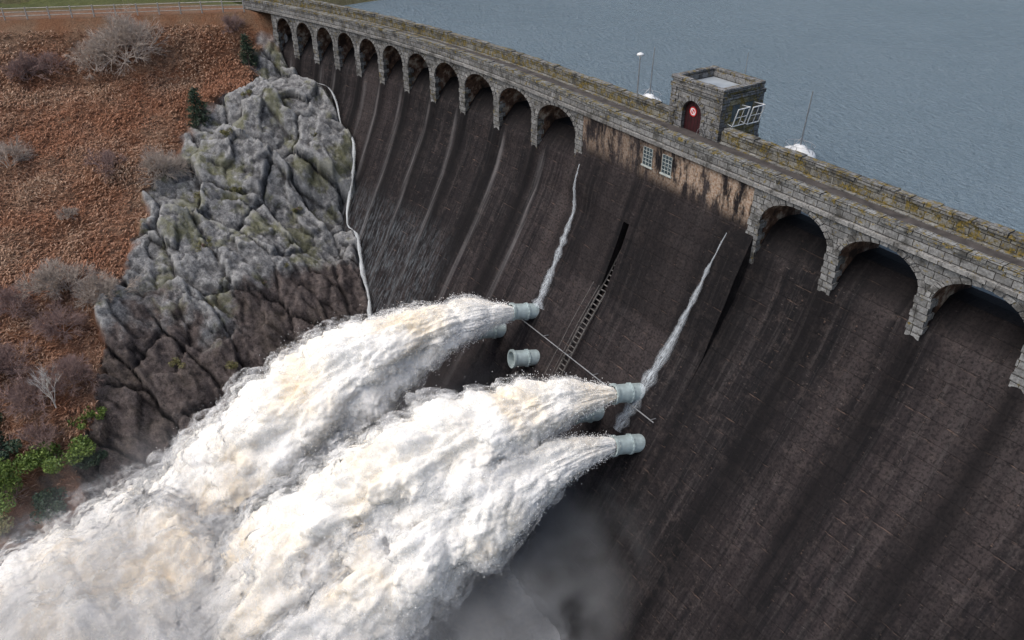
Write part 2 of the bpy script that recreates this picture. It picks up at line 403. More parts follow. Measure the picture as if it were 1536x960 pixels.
for k in range(11):
    t0=math.pi*k/11+.02;t1=math.pi*(k+1)/11-.02
    q=[(cx-r*math.cos(t),y0-.05,1.35+r*math.sin(t)) for t,r in ((t0,.8),(t1,.8),(t1,1.12),(t0,1.12))]
    B.quad(q,[(k,0),(k+.3,0),(k+.3,.3),(k,.3)])
    for i in range(4):
        j=(i+1)%4;B.quad([q[j],q[i],(q[i][0],y0+.1,q[i][2]),(q[j][0],y0+.1,q[j][2])],[(0,0),(.3,0),(.3,.1),(0,.1)])
B.done('quoins_and_coping',masonry('tower_granite_blocks',.75),tw)
B=BB(True);B.box(x0+.3,x1-.3,y0+.3,y1-.3,2.75,2.85);B.done('roof_slab',simple('wet_roof_slab',(.3,.33,.35),.35,0,.2,1),tw)
B=BB(True);B.box(6.5,8.2,y0+.22,y0+.3,.1,2.3);B.done('door',door_mat,tw)
B=BB(True)
for k in range(6): B.box(6.6+k*.27,6.615+k*.27,y0+.205,y0+.22,.1,2.25)
B.done('door_boards',dark_mat,tw)
def disc(r,y,cx,cz,n=24,r0=0):
    V=[];Fc=[]
    for k in range(n):
        t=2*math.pi*k/n;V+= [(cx+r*math.cos(t),y,cz+r*math.sin(t)),(cx+r0*math.cos(t),y,cz+r0*math.sin(t)),(cx+r*math.cos(t),y+.01,cz+r*math.sin(t))]
    for k in range(n):
        a,b=3*k,3*((k+1)%n);Fc+=[(a,b,b+1,a+1),(a,b,b+2,a+2)]
    return V,Fc
p=PB();p.add(*disc(.3,y0+.18,7.25,1.45));p.done('warning_sign',red_mat,tw)
p=PB();p.add(*disc(.22,y0+.175,7.25,1.45,24,.15))
p.add([(7.05,y0+.172,1.6),(7.1,y0+.172,1.65),(7.45,y0+.172,1.3),(7.4,y0+.172,1.25)],[(0,1,2,3)]);p.done('sign_emblem',white_mat,tw)
B=BB(True)
for yy in (3.95,5.05): B.box(x1-.1,x1+.012,yy,yy+.62,1.3,2.3)
B.done('end_windows',glass_mat,tw)
p=PB()
for (yy,xx) in ((3.75,x1+.35),(4.85,x1+.5)):
    c4=[(xx,yy,1.15),(xx,yy+1.0,1.15),(xx+.3,yy+1.,2.25),(xx+.3,yy,2.25)]
    for i in range(4): p.tube([c4[i],c4[(i+1)%4]],.035,5)
    p.tube([((c4[0][0]+c4[1][0])/2,yy+.5,1.15),(xx+.3,yy+.5,2.25)],.02,5)
    p.tube([(xx+.15,yy,1.7),(xx+.15,yy+1,1.7)],.02,5)
    p.tube([(x1,yy,1.2),c4[0]],.03,5);p.tube([(x1,yy+1,2.2),c4[2]],.03,5)
p.done('white_screen_frames',white_mat,tw)
p=PB()
for k in range(3):
    cxx=8.4+k*.5;p.tube([(cxx+.33*math.cos(t),2.85,.3+.5*math.sin(t)) for t in np.linspace(0,math.pi,10)],.018,5)
p.done('hoop_railing',steel,tw)
def pole(name,x,y,z0,h,lean,mat,r=.03,head=False):
    e=empty(name,(x,y,z0));p=PB();p.tube([(0,0,0),(lean,0,h)],[r,r*.6],6);p.done('mast',mat,e)
    if head:
        q=PB();q.tube([(lean,0,h-.05),(lean,0,h+.04),(lean,0,h+.12)],[.24,.22,.05],14);q.tube([(lean,0,h-.3),(lean,0,h-.05)],[.05,.09],8);q.done('lamp_head',white_mat,e,True)
    return e
pole('lamp_post',1.9,3.35,1.1,2.7,0,steel,.05,True)
def buoy(x,y,h,lean):
    e=empty('mooring_buoy',(x,y,-2.4));p=PB()
    prof=[(1.15,-.2),(1.25,.1),(1.1,.38),(.6,.55),(.35,.75),(.2,.8)]
    V=[];Fc=[];n=20
    for r,z in prof:
        for k in range(n): V.append((r*math.cos(2*math.pi*k/n),r*.75*math.sin(2*math.pi*k/n),z))
    for i in range(len(prof)-1):
        for k in range(n): Fc.append((i*n+k,i*n+(k+1)%n,(i+1)*n+(k+1)%n,(i+1)*n+k))
    Fc.append(tuple((len(prof)-1)*n+k for k in range(n)));p.add(V,Fc);p.done('float_hull',white_mat,e,True)
    p=PB();p.tube([(0,0,.7),(lean,0,h)],[.06,.04],6)
    for t in (0,2.1,4.2): p.tube([(.9*math.cos(t),.7*math.sin(t),.4),(lean*.25,0,h*.3)],.025,5)
    for k in range(10): t=k*.628;t2=t+.628;p.tube([(1.05*math.cos(t),.8*math.sin(t),.85),(1.05*math.cos(t2),.8*math.sin(t2),.85)],.02,5)
    for k in range(5): t=k*1.256;p.tube([(1.05*math.cos(t),.8*math.sin(t),.3),(1.05*math.cos(t),.8*math.sin(t),.85)],.02,5)
    p.done('mast_and_rails',steel,e)
buoy(-4.8,10.8,4.4,.1);buoy(9.5,11.3,4.4,.15)
pole('antenna_pole',7.6,6.9,-2.4,7.0,.1,steel,.035)
# ------------------------------------------------------------------ outlet pipes
JD=Vector((-.2,-1,.2)).normalized()
def outlet(s,z):
    y=float(np.interp(z,SPZ,SPY))
    e=empty('outlet_pipe',(s,y,z));
    a=JD.cross(Vector((0,0,1))).normalized();b=JD.cross(a)
    def rings(prof,n=28):
        V=[];Fc=[]
        for d,r in prof:
            for k in range(n):
                t=2*math.pi*k/n;V.append(tuple(JD*d+a*r*math.cos(t)+b*r*math.sin(t)))
        for i in range(len(prof)-1):
            for k in range(n): Fc.append((i*n+k,i*n+(k+1)%n,(i+1)*n+(k+1)%n,(i+1)*n+k))
        return V,Fc
    p=PB();p.add(*rings([(-1,.56),(.55,.56),(.55,.63),(.63,.63),(.63,.57),(1.62,.57),(1.62,.66),(1.78,.66),(1.78,.52),(.8,.5)]))
    for k in range(16):
        t=2*math.pi*k/16;c=a*.6*math.cos(t)+b*.6*math.sin(t);p.tube([tuple(c+JD*.5),tuple(c+JD*.68)],.035,6)
    p.done('pipe_body',pipe_mat,e)
    p=PB();p.add(*rings([(.9,.5),(.88,.02)]));p.done('pipe_interior',dark_mat,e)
    p=PB();p.tube([(0,.3,-1.1),tuple(JD*.8+Vector((0,0,-.5)))],.1,6);p.done('bracket',rust_mat,e)
    return Vector((s,y,z))+JD*1.72
O={}
for k,(s,z) in dict(a=(1.6,-13.2),b=(3.7,-15.5),a2=(-.6,-15.5),c=(12.9,-13.3),d=(14.7,-15.5),c2=(10.9,-15.6)).items(): O[k]=outlet(s,z)
# ------------------------------------------------------------------ terrain
PU=[-9,-1,0,.1,.25,.42,.55,.85,.97,1.0,1.1,3,20]
PZ=[-34,-30,-26,-21.5,-17,-13.5,-10.5,-5,-1,0,0.1,2,8]
def xtop(y): return -45-.43*np.maximum(0,-7-y)
BY=[-60,-36,-33.2,-30.3,-26.8,-23.3,-16,-8.8,5];BX=[-6,-12,-15.8,-22.5,-27.5,-32,-36.5,-41.8,-44]
def zprof(x,y):
    u=(x+12)/(xtop(y)+12)
    z=np.interp(u,PU,PZ)
    z=z+np.interp(x,[-46,-43,-38,-34,-28,-25.7,-20,-12],[0,-.4,1.1,2.7,1.9,-.4,-.9,-1.])*sm(-15,-6,y-crv(x)[0])
    lake=sm(-56,-50,x)*sm(1.5,2.6,y-crv(x)[0])
    bank=sm(2,12,y)*sm(-75,-56,x)
    z=z*(1-bank)+bank*(-2.0)
    return z*(1-lake)-14*lake
def zland(x,y,full=False):
    z=zprof(x,y)
    xb=np.interp(y,BY,BX)+(fbm(x*.35,y*.35,0,4,11)-.5)*8
    rock=sm(-.8,.8,x-xb)
    u=(x+12)/(xtop(y)+12)
    a=math.radians(30);xr=x*math.cos(a)+y*math.sin(a);yr=(-x*math.sin(a)+y*math.cos(a))*1.6
    wx=xr+(fbm(x*.3,y*.3,0,4,21,.6)-.5)*1.8;wy=yr+(fbm(x*.3,y*.3,4,4,22,.6)-.5)*1.8
    h1,e1=facet(wx,wy,6.2,31,1.2);h2,e2=facet(wx+3,wy,2.9,43,1.35);h3,e3=facet(wx*.8,wy,1.1,53,1.3)
    low=sm(-16.,-20,z+(fbm(x*.22,y*.22,0,3,75)-.5)*6)
    ck=sm(.42,.6,fbm(x*.3,y*.3,7,2,78))
    c1=sm(0,.08,e1);c2=1-(1-sm(0,.07,e2))*ck
    lump=fbm(xr*.4,yr*.4,0,5,65,.55,True)
    r=h1*.95*(1-.35*low)-.5*(1-c1)+h2*.38-.18*(1-c2)+h3*.09*(1+low)+(lump-.62)*.6+(fbm(x*1.0,y*1.0,0,6,61,.58)-.5)*.75*(1+.5*low)
    r=r+.3
    g=(fbm(x*.12,y*.12,0,3,71)-.5)*2.2+(fbm(x*.8,y*.8,0,4,72)-.5)*.7
    topm=1-sm(.93,1.0,u)*sm(1.35,1.0,u)
    if full: return z+(1-rock)*g*topm,rock,low,rock*r*topm
    return z+(rock*r+(1-rock)*g)*topm,rock,low
xs=np.arange(-66,2,.14);ys_=np.arange(-62,1.5,.14)
XX,YY=np.meshgrid(xs,ys_,indexing='ij')
ZZ,RK,LW,RR=zland(XX,YY,True)
GXs=XX+RR*.42;GYs=YY-RR*.12;ZZ=ZZ+RR*.9
inside=sm(-.8,.3,GYs-crv(GXs)[0]-np.interp(ZZ,SPZ,SPY))*(XX>-44)
ZZ=ZZ-inside*3.0
def bl(A,k):
    return (np.roll(A,k,0)+np.roll(A,-k,0)+np.roll(A,k,1)+np.roll(A,-k,1))/4
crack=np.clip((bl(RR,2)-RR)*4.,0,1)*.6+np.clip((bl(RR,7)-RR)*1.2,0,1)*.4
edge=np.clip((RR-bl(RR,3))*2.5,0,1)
def terr_mat():
    m=M('hillside_rock_and_bracken_soil',.9,.2);ob=m.coord();n1=m.noise(ob,.35,4,.6);n2=m.noise(ob,2.6,6,.72);n3=m.noise(ob,9,4,.7);n4=m.noise(ob,.9,5,.6)
    rock=m.ramp(n2,[(.34,(.10,.10,.103)),(.48,(.22,.22,.22)),(.64,(.40,.395,.385))])
    rock=m.mix(m.ramp(n4,[(.52,.0),(.6,.7)]),rock,(.07,.07,.073))
    rock=m.mix(m.ramp(n1,[(.52,0),(.6,.65)]),rock,(.15,.15,.055))
    rock=m.mix(m.ramp(n3,[(.36,.6),(.5,0)]),rock,(.05,.048,.048))
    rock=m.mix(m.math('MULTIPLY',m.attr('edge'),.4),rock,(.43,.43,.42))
    low=m.mix(m.ramp(n2,[(.35,0),(.65,1)]),(.035,.027,.026),(.13,.10,.09));low=m.mix(m.ramp(n3,[(.5,0),(.66,.5)]),low,(.21,.175,.16))
    lowf=m.math('ADD',m.attr('low'),m.math('MULTIPLY',m.math('SUBTRACT',n4,.5),1.3))
    rock=m.mix(m.ramp(lowf,[(.3,0),(.75,.92)]),rock,low)
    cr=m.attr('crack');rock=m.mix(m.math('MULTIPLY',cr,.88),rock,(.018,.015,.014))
    soil=m.mix(m.ramp(n1,[(.4,0),(.62,1)]),m.ramp(n3,[(.3,(.10,.045,.025)),(.55,(.22,.10,.055)),(.75,(.31,.165,.10))]),m.ramp(n3,[(.3,(.09,.05,.03)),(.55,(.22,.135,.09)),(.75,(.33,.22,.15))]))
    gp=m.attr('grass');soil=m.mix(gp,soil,m.ramp(n3,[(.3,(.04,.05,.015)),(.7,(.12,.125,.04))]))
    c=m.mix(m.attr('rock'),soil,rock)
    m.base(c);m.bump(m.mix(.3,n2,n3),.3,1.);return m.m
tm=terr_mat()
RKa=np.clip(RK*1.15-.1+ (fbm(XX*1.3,YY*1.3,0,3,81)-.5)*1.2*(RK>.02)*(RK<.98),0,1)
grass=sm(1.08,1.16,(XX+12)/(xtop(YY)+12))*.9+sm(.93,.98,(XX+12)/(xtop(YY)+12))*.1
hill=empty('hillside_terrain')
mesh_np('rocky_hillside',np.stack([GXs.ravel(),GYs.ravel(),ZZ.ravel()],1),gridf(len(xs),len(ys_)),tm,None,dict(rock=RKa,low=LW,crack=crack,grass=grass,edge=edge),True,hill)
gx=np.concatenate([np.linspace(-1500,-140,25)[:-1],np.arange(-140,90,2.),np.linspace(90,1500,25)]);gy=np.concatenate([np.linspace(-1500,-140,25)[:-1],np.arange(-140,60,2.),np.linspace(60,1500,25)])
GX,GY=np.meshgrid(gx,gy,indexing='ij');GZ=zprof(GX,GY)+(fbm(GX*.1,GY*.1,0,4,91)-.5)*2
GZ=np.where((GX>62),np.maximum(GZ,-30+sm(62,110,GX)*34),GZ)*(1)
GZ=np.where((GY>2)&(GX>-50),-14,GZ)
inn=(GX>-65)&(GX<1)&(GY>-61)&(GY<4);GZ=np.where(inn,GZ-3.5,GZ)
mesh_np('ground',np.stack([GX.ravel(),GY.ravel(),GZ.ravel()],1),gridf(len(gx),len(gy)),tm,None,dict(rock=0*GX+.15,low=0*GX,crack=0*GX,grass=0*GX+.8,edge=0*GX),True)
def water_mat():
    m=M('reservoir_water_surface',.2);ob=m.coord();n=m.noise(m.coord('Object',(1,1.9,1),(0,0,0),(0,0,.5)),1.7,4,.7,.3);n2=m.noise(ob,.05,3,.55)
    m.base(m.mix(n2,(.145,.205,.25),(.205,.27,.32)));m.b.inputs['IOR'].default_value=1.33
    b=m.bump(n,.7,1.);m.bump(m.noise(ob,.35,2,.5),.7,.7,b);return m.m
wm=water_mat()
ss_=np.concatenate([np.linspace(-54,60,60),[200,1500]])
wx,wy,_=T(ss_,3.4,0*ss_)
c=np.concatenate([np.stack([wx,wy,0*wx-2.4],1),np.stack([ss_*3,0*ss_+1500,0*ss_-2.4],1)])
k=len(ss_);mesh_np('reservoir_water',c,np.array([(i,i+1,k+i+1,k+i) for i in range(k-1)]),wm)
mesh_np('river_water',np.array([(-40,-400,-27),(70,-400,-27),(70,-8,-27),(-40,-8,-27)]),[(0,1,2,3)],simple('white_river_foam',(.45,.5,.53),.5,0,.5,.6))
# ------------------------------------------------------------------ jets
def jet_mat():
    m=M('foaming_water',.85,.1);ob=m.coord();n1=m.noise(ob,.16,3,.6,.4);n2=m.noise(ob,1.3,5,.68);n3=m.noise(ob,5.5,4,.7)
    c=m.ramp(n1,[(.40,(.95,.935,.90)),(.52,(.94,.89,.80)),(.66,(.89,.77,.59))])
    c=m.mix(m.ramp(n2,[(.3,.3),(.5,0)]),c,(.83,.75,.63))
    m.base(c);m.bump(m.mix(.3,n2,n3),.3,.55)
    return m.m
def shell_mat(name,lo,hi,scl,mx=.7,colr=(.92,.9,.86)):
    m=M(name,.9,.0);v=m.coord('Object');n=m.noise(v,scl,5,.72,.0);a=m.ramp(n,[(lo,0),(hi,mx)])
    a=m.math('MULTIPLY',a,m.attr('fade'))
    m.base(colr);m.alpha(a);return m.m
jm=jet_mat();shells=[(1.08,shell_mat('spray_shell_dense',.42,.70,.9,.6,(.95,.94,.9))),(1.22,shell_mat('spray_shell_mid',.44,.8,.8,.5,(.93,.93,.92)))]
drop_P=[]
def jet(p0,L,spread,seed,drift=-.2,rise=.18,k=.022,widen=1.,nsh=2):
    e=empty('water_jet')
    n=330;m=240
    d=np.linspace(0,1,n)**1.25*L;th=np.linspace(0,2*np.pi,m,endpoint=False)
    D,TH=np.meshgrid(d,th,indexing='ij')
    cx=p0[0]+drift*d;cy=p0[1]-d;cz=p0[2]+rise*d-k*d*d
    t=np.stack([0*d+drift,0*d-1,rise-2*k*d],1);t/=np.linalg.norm(t,axis=1)[:,None]
    up=np.array([0,0,1.]);a=np.cross(t,up);a/=np.linalg.norm(a,axis=1)[:,None];b=np.cross(a,t)
    r0=.42+spread*d/(1+d*.008)
    def surf(scale,amp):
        rr=r0[:,None]*scale
        cs=np.cos(TH);sn=np.sin(TH)
        bx=a[:,None,:]*(cs*rr*widen)[...,None]+b[:,None,:]*(sn*rr)[...,None]
        q=np.stack([cx,cy,cz],1)[:,None,:]+bx
        st_=1-sm(0,9,D)
        al=D*(.5-.3*st_)
        n1=fbm(cs*1.7+seed,sn*1.7,al*.5,3,seed)
        n2=fbm(q[...,0]*.5,q[...,1]*.42,q[...,2]*.5,4,seed+7,.5,ridge=True)
        n3=fbm(q[...,0]*1.5,q[...,1]*1.2,q[...,2]*1.5,4,seed+17,.6,ridge=True)
        n4=fbm(cs*9+seed,sn*9,D*.45,4,seed+27)
        disp=rr*((n1-.5)*.8+(n4-.5)*.25*(.3+st_))+np.minimum(rr*.4,1.3)*(n2-.6)*1.4+np.minimum(rr*.18,.40)*(n3-.6)*1.15
        disp=disp*amp
        nr=bx/np.maximum(1e-6,np.linalg.norm(bx,axis=-1))[...,None]
        return q+nr*disp[...,None]+t[:,None,:]*(disp*.35)[...,None],disp
    P,_=surf(1,1)
    mesh_np('water_core',P.reshape(-1,3),gridf(n,m,True),jm,None,None,True,e)
    for i,(s,mt) in enumerate(shells[:nsh]):
        Q,_=surf(s,1.05)
        mesh_np('spray_veil_%d'%i,Q.reshape(-1,3),gridf(n,m,True),mt,None,dict(fade=sm(0.1,1.5,D)),True,e)
    N=26000;ii=(rng.random(N)**.7*(n-1)).astype(int);jj=rng.integers(0,m,N)
    c0=P[ii,jj];ctr=np.stack([cx,cy,cz],1)[ii];o=c0-ctr;ln=np.linalg.norm(o,axis=1)[:,None];off=np.abs(rng.normal(0,1,N))[:,None]*(.03+.13*np.minimum(ln,3.5))
    drop_P.append(c0+o/np.maximum(ln,.01)*off+rng.normal(0,.1,(N,3)))
jet(O['a'],27,.25,101,k=.034)
jet(O['a2'],24,.2,201,drift=-.3,rise=.12,k=.034)
jet(O['c'],28,.27,301,drift=-.22,k=.034)
jet(O['d'],28,.25,401,drift=-.14,k=.034)
jet(O['c2'],25,.17,501,drift=-.3,rise=.1,k=.034,nsh=1)
dp=np.concatenate(drop_P);N=len(dp);sz=rng.uniform(.006,.022,N)[:,None]
tet=np.array([(1,1,1),(1,-1,-1),(-1,1,-1),(-1,-1,1)])
co=(dp[:,None,:]+tet[None]*sz[:,None,:]).reshape(-1,3);base=np.arange(N)[:,None]*4
fc=np.concatenate([base+np.array([a]) for a in ((0,1,2),(0,3,1),(0,2,3),(1,3,2))])
mesh_np('spray_droplets',co,fc,simple('droplet_white',(.93,.93,.91),.8,0,.03,1))
gx=np.arange(-19,21,.13);gy=np.arange(-62,-10,.13);AX,AY=np.meshgrid(gx,gy,indexing='ij')
hb=5.5*np.exp(-(((AX-3)/12)**2+((AY+33)/12)**2)**1.3)+1.2*np.exp(-(((AX-6)/14)**2+((AY+20)/12)**2)**1.5)
hh=hb*(.6+.9*(fbm(AX*.16,AY*.16,0,3,601)))+(fbm(AX*.45,AY*.45,0,4,611,.5,True)-.5)*1.9*np.clip(hb/2,.2,1)+(fbm(AX*1.7,AY*1.7,0,4,621,.5,True)-.5)*.5
AZ=-27.3+hh
spl=empty('splash_foam')
mesh_np('foam_body',np.stack([AX.ravel(),AY.ravel(),AZ.ravel()],1),gridf(len(gx),len(gy)),jm,None,None,True,spl)
for i in (0,1):
    mesh_np('foam_veil_%d'%i,np.stack([AX.ravel(),AY.ravel(),(AZ+.5+.6*i+(fbm(AX*.5,AY*.5,i,3,631)-.5)*1.).ravel()],1),gridf(len(gx),len(gy)),shells[i][1],None,dict(fade=np.clip(hb/1.,0,1)),True,spl)
def mist():
    m=M('drifting_mist');m.n.remove(m.b)
    v=m.nd('ShaderNodeVolumeScatter');m.L(v.outputs[0],m.out.inputs['Volume'])
    ob=m.coord();n=m.noise(ob,.26,2,.6,.6)
    s=m.nd('ShaderNodeSeparateXYZ');m.L(ob,s.inputs[0])
    h=m.nd('ShaderNodeMapRange');m.L(s.outputs[2],h.inputs[0])
    for i,val in zip((1,2,3,4),(-15.5,-25,0,1)): h.inputs[i].default_value=val
    ln=m.nd('ShaderNodeVectorMath');ln.operation='LENGTH'
    m.L(m.coord('Object',(1/15,1/25,0),(-8.5/15,26/25,0)),ln.inputs[0])
    r=m.nd('ShaderNodeMapRange');m.L(ln.outputs['Value'],r.inputs[0])
    for i,val in zip((1,2,3,4),(.55,1.04,1,0)): r.inputs[i].default_value=val
    d=m.math('MULTIPLY',m.ramp(n,[(.38,0),(.6,1)]),m.math('POWER',h.outputs[0],1.2));d=m.math('MULTIPLY',d,r.outputs[0]);d=m.math('MULTIPLY',d,.5)
    m.L(d,v.inputs['Density']);v.inputs['Color'].default_value=(.975,.99,1,1);return m.m
B=BB(True);B.box(-7,24,-52,-7,-27.5,-15.5,seg=99);B.done('mist_cloud',mist())
# ------------------------------------------------------------------ bracken
N=120000;bx=rng.uniform(-62,-8,N*2);by=rng.uniform(-52,-3,N*2)
z,rk,_=zland(bx,by);u=(bx+12)/(xtop(by)+12);keep=(rk<.35)&(u<.97)&(u>.02)&(by<crv(bx)[0]-1.5);bx,by,z=bx[keep],by[keep],z[keep];N=len(bx)
ang=rng.normal(.4,1.1,N)+fbm(bx*.2,by*.2,0,2,701)*6;L=rng.uniform(.3,.8,N);w_=rng.uniform(.02,.06,N);hgt=rng.uniform(.03,.28,N)
dx=np.cos(ang);dy=np.sin(ang)
p0=np.stack([bx,by,z+.03],1);p1=np.stack([bx+dx*L*.55-dy*w_,by+dy*L*.55+dx*w_,z+hgt],1);p2=np.stack([bx+dx*L*.55+dy*w_,by+dy*L*.55-dx*w_,z+hgt],1);p3=np.stack([bx+dx*L,by+dy*L,z+hgt*.4],1)
co=np.stack([p0,p1,p3,p2],1).reshape(-1,3);fc=np.arange(N*4).reshape(-1,4)
m=M('dead_bracken',.9,.1);a_=m.attr('rnd');m.base(m.mix(m.ramp(m.noise(m.coord(),.16,3),[(.4,0),(.62,1)]),m.ramp(a_,[(0,(.17,.075,.042)),(.5,(.31,.145,.085)),(1,(.45,.25,.165))]),m.ramp(a_,[(0,(.16,.09,.06)),(.5,(.34,.21,.14)),(1,(.5,.37,.27))])))
mesh_np('bracken',co,fc,m.m,None,dict(rnd=np.repeat(rng.random(N),4)))
# ------------------------------------------------------------------ vegetation
class Rib:
    def __init__(s): s.a=[];s.b=[];s.w=[]
    def seg(s,a,b,w): s.a.append(a);s.b.append(b);s.w.append(w)
    def done(s,name,mat,parent):
        A_=np.array(s.a);B_=np.array(s.b);W_=np.array(s.w)[:,None];t=B_-A_;r=rng.normal(0,1,A_.shape);sd=np.cross(t,r);sd/=np.maximum(1e-6,np.linalg.norm(sd,axis=1))[:,None];s2=np.cross(t,sd);s2/=np.maximum(1e-6,np.linalg.norm(s2,axis=1))[:,None]
        o=[sd,-.5*sd+.87*s2,-.5*sd-.87*s2];co=np.concatenate([A_+q*W_ for q in o]+[B_+q*W_*.6 for q in o]);n=len(A_);i=np.arange(n)
        f=np.concatenate([np.stack([i+k*n,i+((k+1)%3)*n,i+(3+(k+1)%3)*n,i+(3+k)*n],1) for k in range(3)])
        return mesh_np(name,co,f,mat,None,None,False,parent)
def grow(R,p,d,L,w,depth,nb,spread,curl=0.):
    q=p+d*L;R.seg(tuple(p),tuple(q),w)
    if depth==0: return
    for k in range(nb):
        nd=d+np.array([random.gauss(0,spread) for _ in range(3)])+np.array([0,0,curl]);nd/=np.linalg.norm(nd)
        grow(R,p+d*L*random.uniform(.45,1),nd,L*random.uniform(.6,.85),w*.62,depth-1,nb,spread,curl)
twigA=simple('grey_twigs',(.40,.34,.29),.9,0,.3,2);twigB=simple('mauve_twigs',(.26,.18,.16),.9,0,.3,2);barkw=simple('birch_bark',(.5,.48,.45),.8,0,.35,3)
def shrub(loc,R,mat=twigA,h=1.,stems=16,depth=4,nb=4):
    e=empty('bare_shrub',loc);rb=Rib()
    for k in range(stems):
        an=random.uniform(0,6.28);el=random.uniform(.2,1.4);d=np.array([math.cos(an)*math.cos(el),math.sin(an)*math.cos(el),math.sin(el)*h])
        grow(rb,np.array([random.gauss(0,.12*R),random.gauss(0,.12*R),0.]),d/np.linalg.norm(d),R*random.uniform(.3,.42),.012*R+.012,depth,nb,.42,.03)
    rb.done('twigs',mat,e)
def leafy(name,loc,R,H,mat,N=2500,lump=9,ls=.12,trunkmat=None):
    e=empty(name,loc);P_=[]
    for k in range(lump):
        c=np.array([random.gauss(0,R*.45),random.gauss(0,R*.45),random.uniform(.2,1)*H*.8]);r=random.uniform(.25,.5)*R
        v=rng.normal(0,1,(N//lump,3));v/=np.linalg.norm(v,axis=1)[:,None];v*=(rng.random((len(v),1))**.4)*r;P_.append(c+v*np.array([1,1,.8]))
    P_=np.concatenate(P_);n=len(P_);a=rng.normal(0,1,(n,3));a/=np.linalg.norm(a,axis=1)[:,None];b=np.cross(a,rng.normal(0,1,(n,3)));b/=np.linalg.norm(b,axis=1)[:,None];s=rng.uniform(.5,1.3,(n,1))*ls
    co=np.stack([P_-a*s,P_+b*s*.5,P_+a*s,P_-b*s*.5],1).reshape(-1,3);mesh_np('leaves',co,np.arange(n*4).reshape(-1,4),mat,None,dict(rnd=np.repeat(rng.random(n),4)),False,e)
    rb=Rib()
    for k in range(7):
        d=np.array([random.gauss(0,.5),random.gauss(0,.5),1.]);grow(rb,np.zeros(3),d/np.linalg.norm(d),H*.4,.05,2,3,.4)
    rb.done('branches',twigB,e)
def leafmat(name,a,b):
    m=M(name,.6);m.base(m.ramp(m.attr('rnd'),[(0,a),(1,b)]));return m.m
lg=leafmat('bright_leaves',(.06,.11,.018),(.17,.24,.045));lp=leafmat('pine_needles',(.015,.035,.02),(.05,.09,.045));lo_=leafmat('olive_foliage',(.09,.09,.03),(.2,.18,.07))
def conifer(loc,H,R):
    e=empty('conifer_tree',loc);rb=Rib();rb.seg((0,0,-.3),(0,0,H),.07);co=[]
    nw=int(H*5)
    for i in range(nw):
        z=H*(.06+.92*i/nw);r=R*(1-i/nw)**.85+.08
        for k in range(8):
            an=random.uniform(0,6.28);L=r*random.uniform(.65,1.1);d=np.array([math.cos(an),math.sin(an),-.18+.3*i/nw]);rb.seg((0,0,z),tuple(np.array([0,0,z])+d*L),.02)
            for q in range(int(10+L*18)):
                t=random.uniform(.15,1);p=np.array([0,0,z])+d*L*t;v=rng.normal(0,1,3)*.12+d*.1;w=np.cross(v,rng.normal(0,1,3));w=w/np.linalg.norm(w)*.035;co+=[p-w,p+v-w*.3,p+v*1.1+w*.3,p+w]
    co=np.array(co);n=len(co)//4;mesh_np('needles',co,np.arange(n*4).reshape(-1,4),lp,None,dict(rnd=np.repeat(rng.random(n),4)),False,e);rb.done('trunk_and_branches',twigB,e)
def at(x,y): return (x,y,float(zland(np.array([x]),np.array([y]))[0][0]))
for (x,y,R,mt) in [(-46.5,-19.9,5.,0),(-47.5,-22.9,3.4,0),(-33.4,-21.4,2.8,0),(-35.3,-25.2,2.4,1),(-39,-32.8,2.4,0),(-48.6,-29.1,2.6,1),(-44.8,-9.8,1.8,1),(-32.4,-29.9,1.2,0),(-25.7,-32.,3.2,0),(-23.8,-29.9,2.6,0),(-17.7,-36.3,3.,1),(-20.9,-37.3,3.,1),(-18.6,-33.6,2.6,1),(-22.3,-33.4,2.6,1),(-25.2,-36.1,2.6,1),(-48.6,-26.7,2.2,1),(-15.6,-36.8,2.2,1)]:
    shrub(at(x,y),R,(twigA,twigB)[mt],1.1,12 if R<2.5 else 18)
conifer(at(-42.1,-9.5),3.2,1.05);conifer(at(-37.6,-16.4),3.6,1.4)
for (x,y,R,H,mt,N_) in [(-14.4,-36.5,2.2,1.9,lg,4200),(-13.,-39.9,2.4,2.2,lg,4500),(-15.8,-33.4,1.1,.8,lg,1100),(-15.6,-39.2,1.6,2.2,lp,2500),(-12.,-37.5,1.6,1.4,lp,2500),(-14.8,-41.,2.2,2.4,lg,4200),(-17.6,-40.,1.8,2.,lp,3000),(-13.8,-34.4,1.3,1.,lp,1800),(-11.8,-41.5,1.8,1.6,lo_,2500)]:
    leafy('green_bush',at(x,y),R,H,mt,N_)
for q in ((-15.4,-22.5),(-29.4,-8.2),(-29.,-16.5),(-20.6,-15.3),(-32.5,-15.5),(-14.5,-22.),(-20.3,-17.5),(-29.6,-19.4),(-24.5,-21.),(-35,-12.),(-26.,-12.),(-17.,-26.)): leafy('heather_tuft',at(*q),.7,.45,lo_,500,5,.07)
e=empty('birch_tree',at(-17.5,-35.3));rb=Rib();
for k in range(3):
    d=np.array([random.gauss(0,.2),random.gauss(0,.2),1.]);grow(rb,np.array([.3*k,0,0.]),d/np.linalg.norm(d),1.4,.05,4,3,.33,.15)
rb.done('trunk_and_branches',barkw,e)
fe=empty('post_and_rail_fence');p=PB();pp=[]
for y in np.arange(-48,-7.5,1.9):
    x=float(xtop(y))-.2;pp.append((x,y,float(zland(np.array([x]),np.array([y]))[0][0])))
for q in pp: p.tube([(q[0],q[1],q[2]-.2),(q[0],q[1],q[2]+1.15)],.07,5)
for a,b in zip(pp[:-1],pp[1:]):
    for h in (.35,.7,1.05): p.tube([(a[0],a[1],a[2]+h),(b[0],b[1],b[2]+h)],.04,4)
p.done('posts_and_rails',wood,fe)
